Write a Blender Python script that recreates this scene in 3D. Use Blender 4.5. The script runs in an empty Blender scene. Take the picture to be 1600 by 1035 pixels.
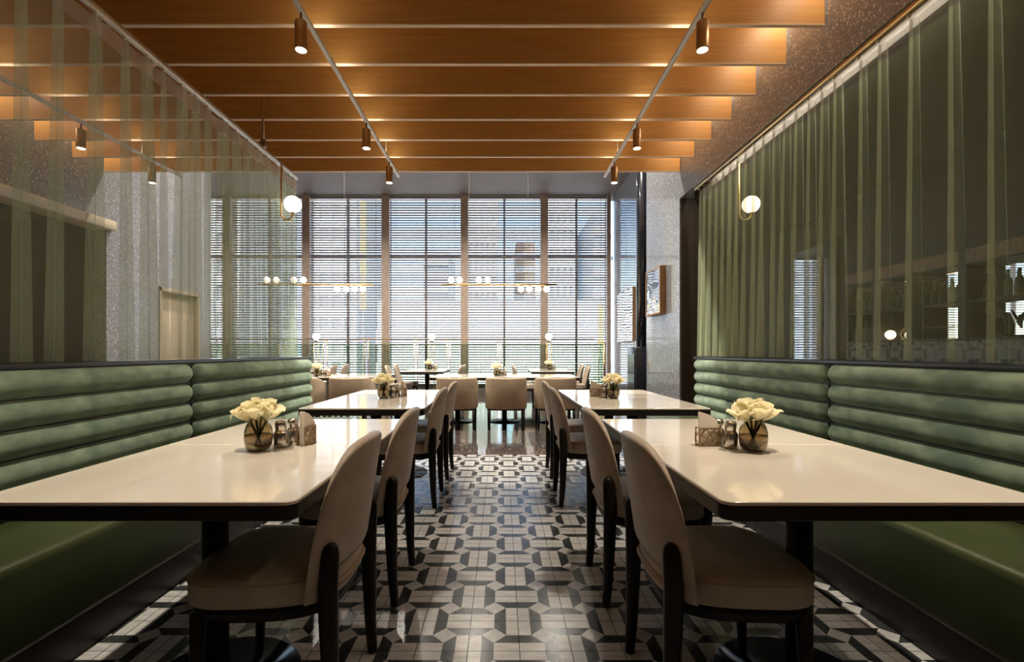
import bpy, bmesh, math, random
from mathutils import Vector, Matrix
random.seed(7)
R = math.radians
SC = bpy.context.scene
COL = SC.collection

# ------------------------------------------------------------------ camera
F, CX, CY, H = 725.0, 784.0, 550.0, 1.14      # focal length and vanishing point in photo pixels, eye height
cd = bpy.data.cameras.new('camera'); cam = bpy.data.objects.new('camera', cd); COL.objects.link(cam)
cam.location = (0, 0, H); cam.rotation_euler = (R(90), 0, 0)
cd.sensor_fit = 'HORIZONTAL'; cd.sensor_width = 36.0; cd.lens = F / 1600 * 36
cd.shift_x = (800 - CX) / 1600; cd.shift_y = (CY - 517.5) / 1600
cd.clip_start = 0.05; cd.clip_end = 1000
SC.camera = cam

# ------------------------------------------------------------------ world, sun, exposure
w = bpy.data.worlds.new('sky'); SC.world = w; w.use_nodes = True
nt = w.node_tree; nt.nodes.clear()
sky = nt.nodes.new('ShaderNodeTexSky'); sky.sky_type = 'NISHITA'; sky.sun_disc = False
sky.sun_elevation = R(42); sky.sun_rotation = R(200); sky.air_density = 1.0; sky.dust_density = .4
bg = nt.nodes.new('ShaderNodeBackground'); bg.inputs[1].default_value = .8
wo = nt.nodes.new('ShaderNodeOutputWorld')
nt.links.new(sky.outputs[0], bg.inputs[0]); nt.links.new(bg.outputs[0], wo.inputs[0])
sl = bpy.data.lights.new('sun', 'SUN'); sl.energy = 7.5; sl.angle = R(1); sl.color = (1, .95, .88)
so = bpy.data.objects.new('sun', sl); COL.objects.link(so)
so.rotation_euler = (R(48), 0, R(-22)); so.location = (0, -20, 30)
SC.view_settings.view_transform = 'Standard'; SC.view_settings.look = 'None'
SC.view_settings.gamma = 1.0; SC.view_settings.use_curve_mapping = False
SC.view_settings.exposure = 0.3
cy = SC.cycles
cy.use_denoising = True
cy.max_bounces = 10; cy.diffuse_bounces = 4; cy.glossy_bounces = 4; cy.transmission_bounces = 8
cy.transparent_max_bounces = 24; cy.sample_clamp_indirect = 4.0; cy.caustics_reflective = False; cy.caustics_refractive = False

def area(name, loc, rot, sx, sy, power, color):
    l = bpy.data.lights.new(name, 'AREA'); l.shape = 'RECTANGLE'; l.size = sx; l.size_y = sy
    l.energy = power; l.color = color
    o = bpy.data.objects.new(name, l); COL.objects.link(o); o.location = loc; o.rotation_euler = rot
    return o
WARM = (1.0, .82, .62); WARM2 = (1.0, .88, .70)
# cove strips that run along the two side walls above the ceiling baffles, shining down
area('cove_light', (2.075, 1.55, 3.70), (0, 0, 0), .05, 7.9, 60, WARM)
area('cove_light', (-4.68, 1.55, 3.70), (0, 0, 0), .05, 7.9, 60, WARM)
# added unseen fill for the right curtain, in a wall recess made for it
area('curtain_fill_light', (2.235, 2.4, 3.045), (0, 0, 0), .03, 5.4, 20, (1, .90, .72))
# the glazed facade as a portal for the sky light
pl = area('window_portal', (-1.8, 13.05, 2.8), (R(-90), 0, 0), 15.8, 5.2, 1, (1, 1, 1)); pl.data.cycles.is_portal = True

# ------------------------------------------------------------------ materials
def new_mat(name):
    m = bpy.data.materials.new(name); m.use_nodes = True
    return m, m.node_tree, m.node_tree.nodes['Principled BSDF']
def mat(name, col, rough=.5, metal=0., spec=.5, coat=0., coat_r=.1, sheen=0., trans=0., ior=1.45, emit=None, es=0., alpha=1.):
    m, t, b = new_mat(name)
    b.inputs['Base Color'].default_value = (*col, 1); b.inputs['Roughness'].default_value = rough
    b.inputs['Metallic'].default_value = metal; b.inputs['Specular IOR Level'].default_value = spec
    b.inputs['Coat Weight'].default_value = coat; b.inputs['Coat Roughness'].default_value = coat_r
    b.inputs['Sheen Weight'].default_value = sheen; b.inputs['Transmission Weight'].default_value = trans
    b.inputs['IOR'].default_value = ior; b.inputs['Alpha'].default_value = alpha
    if emit: b.inputs['Emission Color'].default_value = (*emit, 1); b.inputs['Emission Strength'].default_value = es
    return m
def vary(m, c1, c2, scale=8., detail=4., lo=.35, hi=.65, stretch=(1, 1, 1), bump=0., bscale=None, c3=None):
    """noise between two colours in object space"""
    t = m.node_tree; b = t.nodes['Principled BSDF']
    tc = t.nodes.new('ShaderNodeTexCoord'); mp = t.nodes.new('ShaderNodeMapping')
    mp.inputs['Scale'].default_value = stretch
    n = t.nodes.new('ShaderNodeTexNoise'); n.inputs['Scale'].default_value = scale; n.inputs['Detail'].default_value = detail
    r = t.nodes.new('ShaderNodeValToRGB')
    r.color_ramp.elements[0].position = lo; r.color_ramp.elements[1].position = hi
    r.color_ramp.elements[0].color = (*c1, 1); r.color_ramp.elements[1].color = (*c2, 1)
    if c3:
        e = r.color_ramp.elements.new((lo + hi) / 2); e.color = (*c3, 1)
    L = t.links.new
    L(tc.outputs['Object'], mp.inputs[0]); L(mp.outputs[0], n.inputs[0]); L(n.outputs[0], r.inputs[0]); L(r.outputs[0], b.inputs['Base Color'])
    if bump:
        n2 = t.nodes.new('ShaderNodeTexNoise'); n2.inputs['Scale'].default_value = bscale or scale * 4; n2.inputs['Detail'].default_value = 3
        bp = t.nodes.new('ShaderNodeBump'); bp.inputs['Strength'].default_value = bump; bp.inputs['Distance'].default_value = .01
        L(mp.outputs[0], n2.inputs[0]); L(n2.outputs[0], bp.inputs['Height']); L(bp.outputs[0], b.inputs['Normal'])
    return m
M = {}
M['tile_white'] = vary(mat('tile_white', (.6, .58, .55), .22, spec=.5), (.33, .325, .32), (.43, .425, .415), 9, 5, stretch=(1, 4, 1))
M['tile_grey'] = vary(mat('tile_grey', (.5, .49, .47), .22), (.29, .285, .28), (.37, .365, .36), 9, 5, stretch=(4, 1, 1))
M['tile_black'] = vary(mat('tile_black', (.02, .021, .022), .2), (.016, .018, .019), (.035, .037, .037), 12)
M['grout'] = mat('grout', (.03, .028, .027), .8)
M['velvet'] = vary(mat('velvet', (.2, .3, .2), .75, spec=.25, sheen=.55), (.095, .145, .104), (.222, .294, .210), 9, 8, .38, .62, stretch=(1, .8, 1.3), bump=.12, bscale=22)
M['velvet'].node_tree.nodes['Principled BSDF'].inputs['Sheen Tint'].default_value = (.75, .9, .72, 1)
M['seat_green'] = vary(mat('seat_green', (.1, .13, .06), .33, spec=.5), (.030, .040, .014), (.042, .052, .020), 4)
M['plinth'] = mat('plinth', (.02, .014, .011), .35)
M['black_cap'] = mat('black_cap', (.012, .012, .012), .4)
M['leather'] = vary(mat('leather', (.5, .4, .3), .48, spec=.4), (.39, .32, .25), (.45, .375, .30), 14, bump=.05, bscale=220)
M['leather_tan'] = vary(mat('leather_tan', (.42, .32, .22), .5, spec=.35), (.36, .275, .19), (.42, .325, .23), 9, bump=.04, bscale=200)
M['dark_wood'] = vary(mat('dark_wood', (.02, .015, .012), .42, spec=.25), (.007, .006, .006), (.016, .012, .010), 6, stretch=(8, 8, 1))
M['table_top'] = vary(mat('table_top', (.75, .68, .58), .12, spec=.6, coat=.6, coat_r=.04), (.74, .675, .585), (.78, .715, .63), 3)
M['table_edge'] = mat('table_edge', (.018, .014, .012), .35)
M['disc_metal'] = mat('disc_metal', (.05, .055, .065), .16, metal=.9)
M['beam'] = vary(mat('beam', (.45, .22, .06), .42, spec=.35), (.49, .255, .074), (.60, .33, .110), 3.5, 8, .3, .72, stretch=(.5, 8, 11), bump=.02, bscale=20)
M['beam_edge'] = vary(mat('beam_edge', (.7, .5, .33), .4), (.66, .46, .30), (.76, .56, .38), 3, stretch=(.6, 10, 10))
M['dark_ceiling'] = vary(mat('dark_ceiling', (.12, .10, .085), .6), (.165, .115, .082), (.195, .14, .10), 5, stretch=(.4, 5, 1))
M['bar_ceiling'] = mat('bar_ceiling', (.03, .026, .02), .7)
M['jamb'] = mat('jamb', (.055, .04, .03), .5)
M['champagne'] = mat('champagne', (.62, .55, .44), .35, metal=.55)
M['brass'] = mat('brass', (.72, .48, .20), .28, metal=1.)
M['bronze'] = mat('bronze', (.40, .26, .13), .35, metal=.85)
M['bronze_dark'] = mat('bronze_dark', (.22, .13, .07), .4, metal=.7)
M['white_metal'] = mat('white_metal', (.72, .66, .58), .45)
M['wire'] = mat('wire', (.35, .28, .2), .5)
M['steel'] = mat('steel', (.58, .54, .49), .2, metal=1.)
M['opal'] = mat('opal', (.9, .87, .8), .3, emit=(1, .84, .58), es=2.2)
M['opal_far'] = mat('opal_far', (.9, .87, .8), .3, emit=(1, .88, .68), es=1.6)
M['led'] = mat('led', (1, 1, 1), .4, emit=(1, .86, .62), es=9.)
m, t, b = new_mat('petal'); t.nodes.remove(b)
_d = t.nodes.new('ShaderNodeBsdfDiffuse'); _t = t.nodes.new('ShaderNodeBsdfTranslucent'); _x = t.nodes.new('ShaderNodeMixShader'); _x.inputs[0].default_value = .42
_tc = t.nodes.new('ShaderNodeTexCoord'); _n = t.nodes.new('ShaderNodeTexNoise'); _n.inputs['Scale'].default_value = 24; _r = t.nodes.new('ShaderNodeValToRGB')
_r.color_ramp.elements[0].color = (.93, .86, .58, 1); _r.color_ramp.elements[1].color = (.97, .95, .84, 1); _r.color_ramp.elements[0].position = .35; _r.color_ramp.elements[1].position = .65
for a, c in ((_tc.outputs['Object'], _n.inputs['Vector']), (_n.outputs[0], _r.inputs[0]), (_r.outputs[0], _d.inputs[0]), (_r.outputs[0], _t.inputs[0]), (_d.outputs[0], _x.inputs[1]), (_t.outputs[0], _x.inputs[2]), (_x.outputs[0], t.nodes['Material Output'].inputs[0])): t.links.new(a, c)
M['petal'] = m
M['stem'] = vary(mat('stem', (.16, .22, .05), .5), (.18, .26, .05), (.30, .38, .12), 30)
M['smoke_glass'] = mat('smoke_glass', (.62, .52, .36), .02, trans=1., ior=1.45)
M['water'] = mat('water', (.55, .47, .40), .0, trans=1., ior=1.33)
M['napkin'] = mat('napkin', (.9, .82, .75), .8)
M['frame_brown'] = vary(mat('frame_brown', (.4, .3, .25), .45), (.38, .295, .245), (.45, .36, .30), 8)
M['slat'] = mat('slat', (.24, .205, .19), .45)
M['cord'] = mat('cord', (.2, .18, .17), .8)
M['navy'] = mat('navy', (.012, .014, .020), .22, spec=.5, coat=.3)
M['mirror'] = mat('mirror', (.82, .82, .80), .02, metal=1.)
M['frame_wood'] = vary(mat('frame_wood', (.33, .18, .08), .45), (.28, .15, .06), (.38, .21, .1), 5, stretch=(8, 8, 1))
M['beige'] = vary(mat('beige', (.42, .34, .24), .5), (.40, .32, .22), (.45, .37, .27), 5)
M['brown_dark'] = mat('brown_dark', (.035, .024, .017), .55)
M['black'] = mat('black', (.008, .008, .008), .4)
M['bottle'] = mat('bottle', (.10, .16, .015), .08, spec=.6, trans=.55)
M['gold_label'] = mat('gold_label', (.5, .42, .25), .6)
M['stripe'] = mat('stripe', (.30, .22, .15), .6)
M['piping'] = mat('piping', (.34, .265, .195), .5)
M['curb'] = mat('curb', (.10, .085, .075), .4)
M['facade_white'] = vary(mat('facade_white', (.8, .79, .76), .7), (.76, .75, .72), (.84, .83, .81), .4)
M['facade_grey'] = mat('facade_grey', (.60, .60, .60), .6)
M['facade_glass'] = mat('facade_glass', (.40, .44, .50), .3)
M['facade_tan'] = mat('facade_tan', (.55, .38, .26), .7)
M['yellow'] = mat('yellow', (.85, .62, .20), .6)
M['paving'] = vary(mat('paving', (.55, .54, .5), .8), (.5, .49, .46), (.6, .59, .56), .5)
M['leaf'] = vary(mat('leaf', (.08, .13, .04), .7), (.05, .09, .025), (.12, .18, .06), 3)

def stone(name, base, fleck, scale, coat, sx=(1, 1, 1), gloss=.3):
    m, t, b = new_mat(name); L = t.links.new
    tc = t.nodes.new('ShaderNodeTexCoord'); mp = t.nodes.new('ShaderNodeMapping'); mp.inputs['Scale'].default_value = sx
    v = t.nodes.new('ShaderNodeTexVoronoi'); v.inputs['Scale'].default_value = scale; v.inputs['Randomness'].default_value = 1
    n = t.nodes.new('ShaderNodeTexNoise'); n.inputs['Scale'].default_value = scale * .9; n.inputs['Detail'].default_value = 5
    mx = t.nodes.new('ShaderNodeMath'); mx.operation = 'MULTIPLY_ADD'; mx.inputs[1].default_value = -.75
    r = t.nodes.new('ShaderNodeValToRGB'); cr = r.color_ramp
    cr.elements[0].position = .10; cr.elements[0].color = (*base, 1)
    cr.elements[1].position = .50; cr.elements[1].color = (*fleck, 1)
    e = cr.elements.new(.27); e.color = (*[c * 1.5 for c in base], 1)
    L(tc.outputs['Object'], mp.inputs[0]); L(mp.outputs[0], v.inputs['Vector']); L(mp.outputs[0], n.inputs['Vector'])
    L(v.outputs['Distance'], mx.inputs[0]); L(n.outputs[0], mx.inputs[2]); L(mx.outputs[0], r.inputs[0]); L(r.outputs[0], b.inputs['Base Color'])
    b.inputs['Roughness'].default_value = gloss; b.inputs['Coat Weight'].default_value = coat; b.inputs['Coat Roughness'].default_value = .07
    return m
M['wall_stone'] = stone('wall_stone', (.150, .152, .168), (.80, .79, .78), 72, .9, (1, 1, .8), .35)
M['terrazzo'] = stone('terrazzo', (.055, .045, .045), (.75, .55, .40), 30, 1.0, gloss=.10)

def sheer(name, col, fac):
    m, t, b = new_mat(name); L = t.links.new
    t.nodes.remove(b); out = t.nodes['Material Output']
    tr = t.nodes.new('ShaderNodeBsdfTransparent'); d = t.nodes.new('ShaderNodeBsdfDiffuse'); tl = t.nodes.new('ShaderNodeBsdfTranslucent')
    d.inputs[0].default_value = (*col, 1); tl.inputs[0].default_value = (*col, 1)
    m1 = t.nodes.new('ShaderNodeMixShader'); m1.inputs[0].default_value = .45; m2 = t.nodes.new('ShaderNodeMixShader'); m2.inputs[0].default_value = fac
    L(d.outputs[0], m1.inputs[1]); L(tl.outputs[0], m1.inputs[2]); L(tr.outputs[0], m2.inputs[1]); L(m1.outputs[0], m2.inputs[2]); L(m2.outputs[0], out.inputs[0])
    return m
M['sheer'] = sheer('sheer', (.74, .86, .66), .26)
M['sheer_dense'] = sheer('sheer_dense', (.76, .84, .58), .31)
M['tape'] = sheer('tape', (.34, .31, .25), .45)
M['tape_pale'] = sheer('tape_pale', (.80, .75, .65), .5)

def thin_glass(name, tint, refl):
    m, t, b = new_mat(name); L = t.links.new
    t.nodes.remove(b); out = t.nodes['Material Output']
    tr = t.nodes.new('ShaderNodeBsdfTransparent'); tr.inputs[0].default_value = (*tint, 1)
    g = t.nodes.new('ShaderNodeBsdfGlossy'); g.inputs['Roughness'].default_value = .02
    mx = t.nodes.new('ShaderNodeMixShader'); mx.inputs[0].default_value = refl
    L(tr.outputs[0], mx.inputs[1]); L(g.outputs[0], mx.inputs[2]); L(mx.outputs[0], out.inputs[0])
    return m
M['window_glass'] = thin_glass('window_glass', (.97, .98, .98), .03)
M['screen_glass'] = thin_glass('screen_glass', (.76, .81, .73), .07)
m, t, b = new_mat('wavy_mirror')
b.inputs['Metallic'].default_value = 1; b.inputs['Roughness'].default_value = .05; b.inputs['Base Color'].default_value = (.8, .78, .74, 1)
_n = t.nodes.new('ShaderNodeTexNoise'); _n.inputs['Scale'].default_value = 3.5; _n.inputs['Detail'].default_value = 1
_bp = t.nodes.new('ShaderNodeBump'); _bp.inputs['Strength'].default_value = .16; _bp.inputs['Distance'].default_value = .05
_tc = t.nodes.new('ShaderNodeTexCoord')
t.links.new(_tc.outputs['Object'], _n.inputs['Vector']); t.links.new(_n.outputs[0], _bp.inputs['Height']); t.links.new(_bp.outputs[0], b.inputs['Normal'])
M['wavy_mirror'] = m

# ------------------------------------------------------------------ mesh helpers
class MB:
    def __init__(s): s.v = []; s.f = []; s.m = []; s.s = []
    def add(s, vs, fs, mi=0, sm=False):
        o = len(s.v); s.v += [tuple(p) for p in vs]
        for f in fs: s.f.append([i + o for i in f]); s.m.append(mi); s.s.append(sm)
        return s
    def box(s, x0, x1, y0, y1, z0, z1, mi=0):
        vs = [(x, y, z) for z in (z0, z1) for y in (y0, y1) for x in (x0, x1)]
        return s.add(vs, [(0, 2, 3, 1), (4, 5, 7, 6), (0, 1, 5, 4), (1, 3, 7, 5), (3, 2, 6, 7), (2, 0, 4, 6)], mi)
    def rbox(s, x0, x1, y0, y1, z0, z1, r=.01, seg=2, mi=0, sm=True):
        bm = bmesh.new(); bmesh.ops.create_cube(bm, size=1)
        bmesh.ops.scale(bm, vec=(x1 - x0, y1 - y0, z1 - z0), verts=bm.verts)
        bmesh.ops.translate(bm, vec=((x0 + x1) / 2, (y0 + y1) / 2, (z0 + z1) / 2), verts=bm.verts)
        bmesh.ops.bevel(bm, geom=bm.edges[:], offset=r, segments=seg, profile=.5, affect='EDGES')
        bm.verts.index_update()
        s.add([v.co[:] for v in bm.verts], [[v.index for v in f.verts] for f in bm.faces], mi, sm); bm.free(); return s
    def prism(s, poly, axis, a, b, mi=0):
        """poly of 2-D points, extruded along axis 0/1/2 from a to b"""
        def P(p, h):
            return {0: (h, p[0], p[1]), 1: (p[0], h, p[1]), 2: (p[0], p[1], h)}[axis]
        n = len(poly); vs = [P(p, a) for p in poly] + [P(p, b) for p in poly]
        fs = [list(range(n))[::-1], [n + i for i in range(n)]] + [[i, (i + 1) % n, n + (i + 1) % n, n + i] for i in range(n)]
        return s.add(vs, fs, mi)
    def tube(s, path, r, seg=8, mi=0, caps=True):
        P = [Vector(p) for p in path]; n = len(P)
        rr = r if isinstance(r, (list, tuple)) else [r] * n
        t0 = (P[1] - P[0]).normalized(); a = Vector((0, 0, 1)) if abs(t0.z) < .9 else Vector((1, 0, 0))
        u = t0.cross(a).normalized(); vs = []
        for i in range(n):
            t = ((P[min(i + 1, n - 1)] - P[i]).normalized() + (P[i] - P[max(i - 1, 0)]).normalized())
            t = t.normalized() if t.length > 1e-6 else t0
            u = (u - t * u.dot(t)).normalized(); v_ = t.cross(u)
            for k in range(seg):
                an = 2 * math.pi * k / seg; vs.append(P[i] + (u * math.cos(an) + v_ * math.sin(an)) * rr[i])
        fs = [[i * seg + k, i * seg + (k + 1) % seg, (i + 1) * seg + (k + 1) % seg, (i + 1) * seg + k] for i in range(n - 1) for k in range(seg)]
        s.add(vs, fs, mi, True)
        if caps:
            o = len(s.v) - n * seg
            s.f += [[o + k for k in range(seg)][::-1], [o + (n - 1) * seg + k for k in range(seg)]]; s.m += [mi, mi]; s.s += [False, False]
        return s
    def lathe(s, prof, seg=24, c=(0, 0, 0), mi=0, sm=True):
        n = len(prof); vs = []
        for (r, z) in prof:
            for k in range(seg):
                a = 2 * math.pi * k / seg; vs.append((c[0] + max(r, 1e-5) * math.cos(a), c[1] + max(r, 1e-5) * math.sin(a), c[2] + z))
        fs = [[i * seg + k, i * seg + (k + 1) % seg, (i + 1) * seg + (k + 1) % seg, (i + 1) * seg + k] for i in range(n - 1) for k in range(seg)]
        s.add(vs, fs, mi, sm)
        o = len(s.v) - n * seg
        s.f += [[o + k for k in range(seg)][::-1], [o + (n - 1) * seg + k for k in range(seg)]]; s.m += [mi, mi]; s.s += [sm, sm]
        return s
    def loft(s, rings, mi=0, sm=True, caps=True):
        n = len(rings[0]); vs = [p for r in rings for p in r]
        fs = [[i * n + k, i * n + (k + 1) % n, (i + 1) * n + (k + 1) % n, (i + 1) * n + k] for i in range(len(rings) - 1) for k in range(n)]
        s.add(vs, fs, mi, sm)
        if caps:
            o = len(s.v) - len(vs); q = (len(rings) - 1) * n
            s.f += [[o + k for k in range(n)][::-1], [o + q + k for k in range(n)]]; s.m += [mi, mi]; s.s += [sm, sm]
        return s
    def sheet(s, rows, mi=0, sm=True):
        n = len(rows[0]); vs = [p for r in rows for p in r]
        fs = [[i * n + k, i * n + k + 1, (i + 1) * n + k + 1, (i + 1) * n + k] for i in range(len(rows) - 1) for k in range(n - 1)]
        return s.add(vs, fs, mi, sm)
    def mesh(s, name, mats):
        me = bpy.data.meshes.new(name); me.from_pydata(s.v, [], s.f)
        for mt in (mats if isinstance(mats, (list, tuple)) else [mats]): me.materials.append(M[mt] if isinstance(mt, str) else mt)
        me.polygons.foreach_set('material_index', s.m); me.polygons.foreach_set('use_smooth', s.s)
        me.validate()
        bm = bmesh.new(); bm.from_mesh(me); bmesh.ops.recalc_face_normals(bm, faces=bm.faces[:]); bm.to_mesh(me); bm.free()
        me.update(); return me
    def build(s, name, mats, parent=None, loc=None, label=None):
        return link(name, s.mesh(name, mats), parent, loc, label)
def link(name, me, parent=None, loc=None, label=None):
    o = bpy.data.objects.new(name, me); COL.objects.link(o)
    if parent: o.parent = parent
    if loc: o.location = loc
    if label: o['label'] = label
    return o
def tag(o, label, cat, group=None):
    o['label'] = label; o['category'] = cat
    if group: o['group'] = group
    return o
def struct(o): o['kind'] = 'structure'; return o
def thing(name, label, cat, loc=(0, 0, 0), rz=0., group=None):
    o = bpy.data.objects.new(name, None); COL.objects.link(o); o.empty_display_size = .1
    o.location = loc; o.rotation_euler = (0, 0, rz)
    return tag(o, label, cat, group)
KIDS = {}
def copy_tree(o, loc, rz, label, group=None, parent=None):
    c = o.copy(); COL.objects.link(c)
    if parent is None:
        c.location = loc; c.rotation_euler = (0, 0, rz); c['label'] = label
        if group: c['group'] = group
    else:
        c.parent = parent
    for ch in o.children: copy_tree(ch, None, None, None, None, c)
    return c
def sphere_prof(r, n=12): return [(r * math.sin(math.pi * i / n), -r * math.cos(math.pi * i / n)) for i in range(n + 1)]

# ------------------------------------------------------------------ the room shell
T = .198; GX, GY = .068, 1.766            # tile pitch and a joint crossing
def tile_mesh(name, par, mats):
    b = MB(); h = (T - .003) / T; s = T * h
    def P(x, y): return (x * s, y * s, 0)
    def face(pts, mi): b.add([P(*p) for p in pts], [list(range(len(pts)))], mi)
    face([(.25, 0), (0, .25), (-.25, 0), (0, -.25)], 1)
    for sx in (1, -1):
        for sy in (1, -1):
            hz = (sx * sy > 0) == (par == 0)
            if hz: wq = [(0, .25), (.5, .25), (.5, .5), (0, .5)]; bq = [(.25, 0), (.5, 0), (.5, .25), (0, .25)]
            else: wq = [(.25, 0), (.5, 0), (.5, .5), (.25, .5)]; bq = [(0, .25), (.25, 0), (.25, .5), (0, .5)]
            face([(sx * x, sy * y) for x, y in wq], 0); face([(sx * x, sy * y) for x, y in bq], 2)
    q = [(-.5, -.5), (.5, -.5), (.5, .5), (-.5, .5)]
    for i in range(4):
        a, c = q[i], q[(i + 1) % 4]
        b.add([P(*a), P(*c), (c[0] * s, c[1] * s, -.012), (a[0] * s, a[1] * s, -.012)], [(0, 1, 2, 3)], 2)
    me = b.mesh(name, mats)
    bm = bmesh.new(); bm.from_mesh(me)
    for f in bm.faces:
        if abs(f.normal.z) > .5 and f.normal.z < 0: f.normal_flip()
    bm.to_mesh(me); bm.free(); return me
TILE = [tile_mesh('tile', p, ['tile_white', 'tile_grey', 'tile_black']) for p in (0, 1)]
floor = struct(MB().box(-2.25, 2.3, -3, 5.134, -.06, -.004).build('floor', 'grout'))
floor['label'] = 'black and white geometric patterned tile floor'
for j in range(0, 17):
    for i in range(-9, 8):
        link('tile', TILE[(i + j) % 2], floor, (GX + (i + .5) * T, GY + (j + .5) * T, 0))
rest = MB()
for j in range(-23, 0):
    for i in range(-9, 8):
        me = TILE[(i + j) % 2]; ox, oy = GX + (i + .5) * T, GY + (j + .5) * T
        for p in me.polygons:
            rest.add([(me.vertices[k].co.x + ox, me.vertices[k].co.y + oy, me.vertices[k].co.z) for k in p.vertices], [list(range(len(p.vertices)))], p.material_index)
ro = rest.build('tile_field', ['tile_white', 'tile_grey', 'tile_black'], floor); ro['kind'] = 'stuff'
b = MB().box(-9.8, 6.1, 5.134, 13.0, -.06, 0).box(-9.8, -2.25, -3, 5.134, -.06, 0).box(2.3, 6.1, -3, 5.134, -.06, 0)
ft = struct(b.build('floor_terrazzo', 'terrazzo')); ft['label'] = 'dark polished speckled terrazzo floor of the window hall'
# stone walls
b = MB().box(2.12, 2.205, -3, 5.53, 2.965, 3.80).box(2.205, 2.30, -3, 5.53, 3.055, 3.80).box(2.12, 2.46, 5.53, 6.8, 0, 5.40)
wr = struct(b.build('wall_right', 'wall_stone')); wr['label'] = 'speckled grey stone wall above and beside the right curtain opening'
struct(MB().box(2.135, 2.47, 5.515, 5.53, 0, 2.965).box(2.30, 2.33, -3, 5.53, 2.95, 3.75).build('trim_1', 'jamb'))
struct(MB().box(2.172, 2.30, -3, 4.97, 0, 1.062).build('wall_right_low', 'black_cap'))
struct(MB().box(-2.25, -2.098, -3, 4.87, 0, 1.062).build('wall_left_low', 'black_cap'))
struct(MB().rbox(-2.27, -2.0, -3, 4.885, 1.062, 1.086, .004, 1).build('trim_2', 'black_cap'))
struct(MB().rbox(2.06, 2.32, -3, 4.985, 1.062, 1.086, .004, 1).build('trim_3', 'black_cap'))
b = MB().box(-4.9, -4.73, 5.55, 6.43, 0, 5.4).box(-4.9, -4.73, 6.43, 7.22, 2.0, 5.4).box(-4.9, -4.73, 7.22, 7.55, 0, 5.4).box(-4.9, -4.73, -3, 5.55, 2.71, 5.4)
wl = struct(b.build('wall_left', 'wall_stone')); wl['label'] = 'speckled stone wall of the side room behind the left curtain'
struct(MB().rbox(-4.92, -4.66, -3, 5.62, 2.60, 2.71, .004, 1).build('trim_4', 'beige'))
struct(MB().box(-6.2, -6.1, -3, 5.55, 0, 2.71).box(-6.2, -4.9, 5.5, 5.55, 0, 2.71).box(-6.2, -4.9, -3, 5.55, 2.71, 2.76).build('wall_niche', 'brown_dark'))
d1 = struct(MB().rbox(-4.86, -4.79, 6.44, 7.21, .005, 1.99, .004, 1).build('door_1', 'beige'))
for y0 in (6.53, 6.87): MB().rbox(-4.79, -4.782, y0, y0 + .27, .15, 1.86, .003, 1).build('door_panel', 'beige', d1)
MB().tube([(-4.79, 6.5, 1.0), (-4.73, 6.5, 1.0), (-4.73, 6.62, 1.0)], .011, 8).build('door_handle', 'bronze_dark', d1)
struct(MB().box(-4.80, -4.715, 6.40, 6.44, 0, 2.04).box(-4.80, -4.715, 7.21, 7.25, 0, 2.04).box(-4.80, -4.715, 6.40, 7.25, 1.995, 2.04).build('trim_5', 'beige'))
struct(MB().box(-9.8, -4.9, 7.4, 7.55, 0, 5.4).box(-9.95, -9.8, 7.4, 13, 0, 5.4).build('wall_hall_left', 'wall_stone'))
struct(MB().box(3.02, 3.12, 10.2, 12.62, 0, 5.4).box(3.02, 3.12, 6.8, 10.2, 3.0, 5.4).box(2.46, 3.12, 6.7, 6.8, 3.0, 5.4).build('wall_hall_right', 'wall_stone'))
struct(MB().box(-6.2, 6.2, -3.15, -3, -.05, 3.9).build('wall_back', 'wall_stone'))
wb = struct(MB().box(6.0, 6.15, -3, 13, 0, 3.8).build('wall_bar', 'brown_dark'))
# ceilings
struct(MB().box(-4.9, 2.30, -3, 5.66, 3.75, 3.82).build('ceiling', 'beam'))
struct(MB().box(-9.95, 3.12, 5.6, 13.0, 5.36, 5.5).box(-9.95, 6.2, 5.6, 5.66, 3.8, 5.5).build('ceiling_hall', 'dark_ceiling'))
struct(MB().box(2.30, 6.2, -3, 6.8, 3.7, 3.8).box(3.07, 6.2, 6.8, 13.0, 3.7, 3.8).box(3.12, 6.2, 12.6, 13.0, 3.8, 5.5).build('ceiling_bar', 'bar_ceiling'))
# timber baffles hung across the ceiling
BEAM = MB().box(-4.715, 2.112, 0, .03, .008, .37).mesh('baffle_board', 'beam')
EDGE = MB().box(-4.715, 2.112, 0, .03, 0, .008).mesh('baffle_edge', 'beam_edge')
nb = 0
for k in range(20):
    y = 5.50 - .411 * k
    if k == 0: lab = 'timber ceiling baffle farthest back, last one before the window hall'
    elif k < 7: lab = 'timber ceiling baffle, %s counted from the window hall' % ['', 'second', 'third', 'fourth', 'fifth', 'sixth', 'seventh'][k]
    else: lab = 'timber ceiling baffle, %s counted from the window hall' % ['eighth', 'ninth', 'tenth', 'eleventh', 'twelfth', 'thirteenth', 'fourteenth', 'fifteenth', 'sixteenth', 'seventeenth', 'eighteenth', 'nineteenth', 'twentieth'][k - 7]
    t_ = thing('ceiling_baffle', lab, 'ceiling baffle', (0, y, 3.28), 0, 'timber baffles across the ceiling')
    link('board', BEAM, t_); link('edge_strip', EDGE, t_, None, 'pale lower edge')

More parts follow.
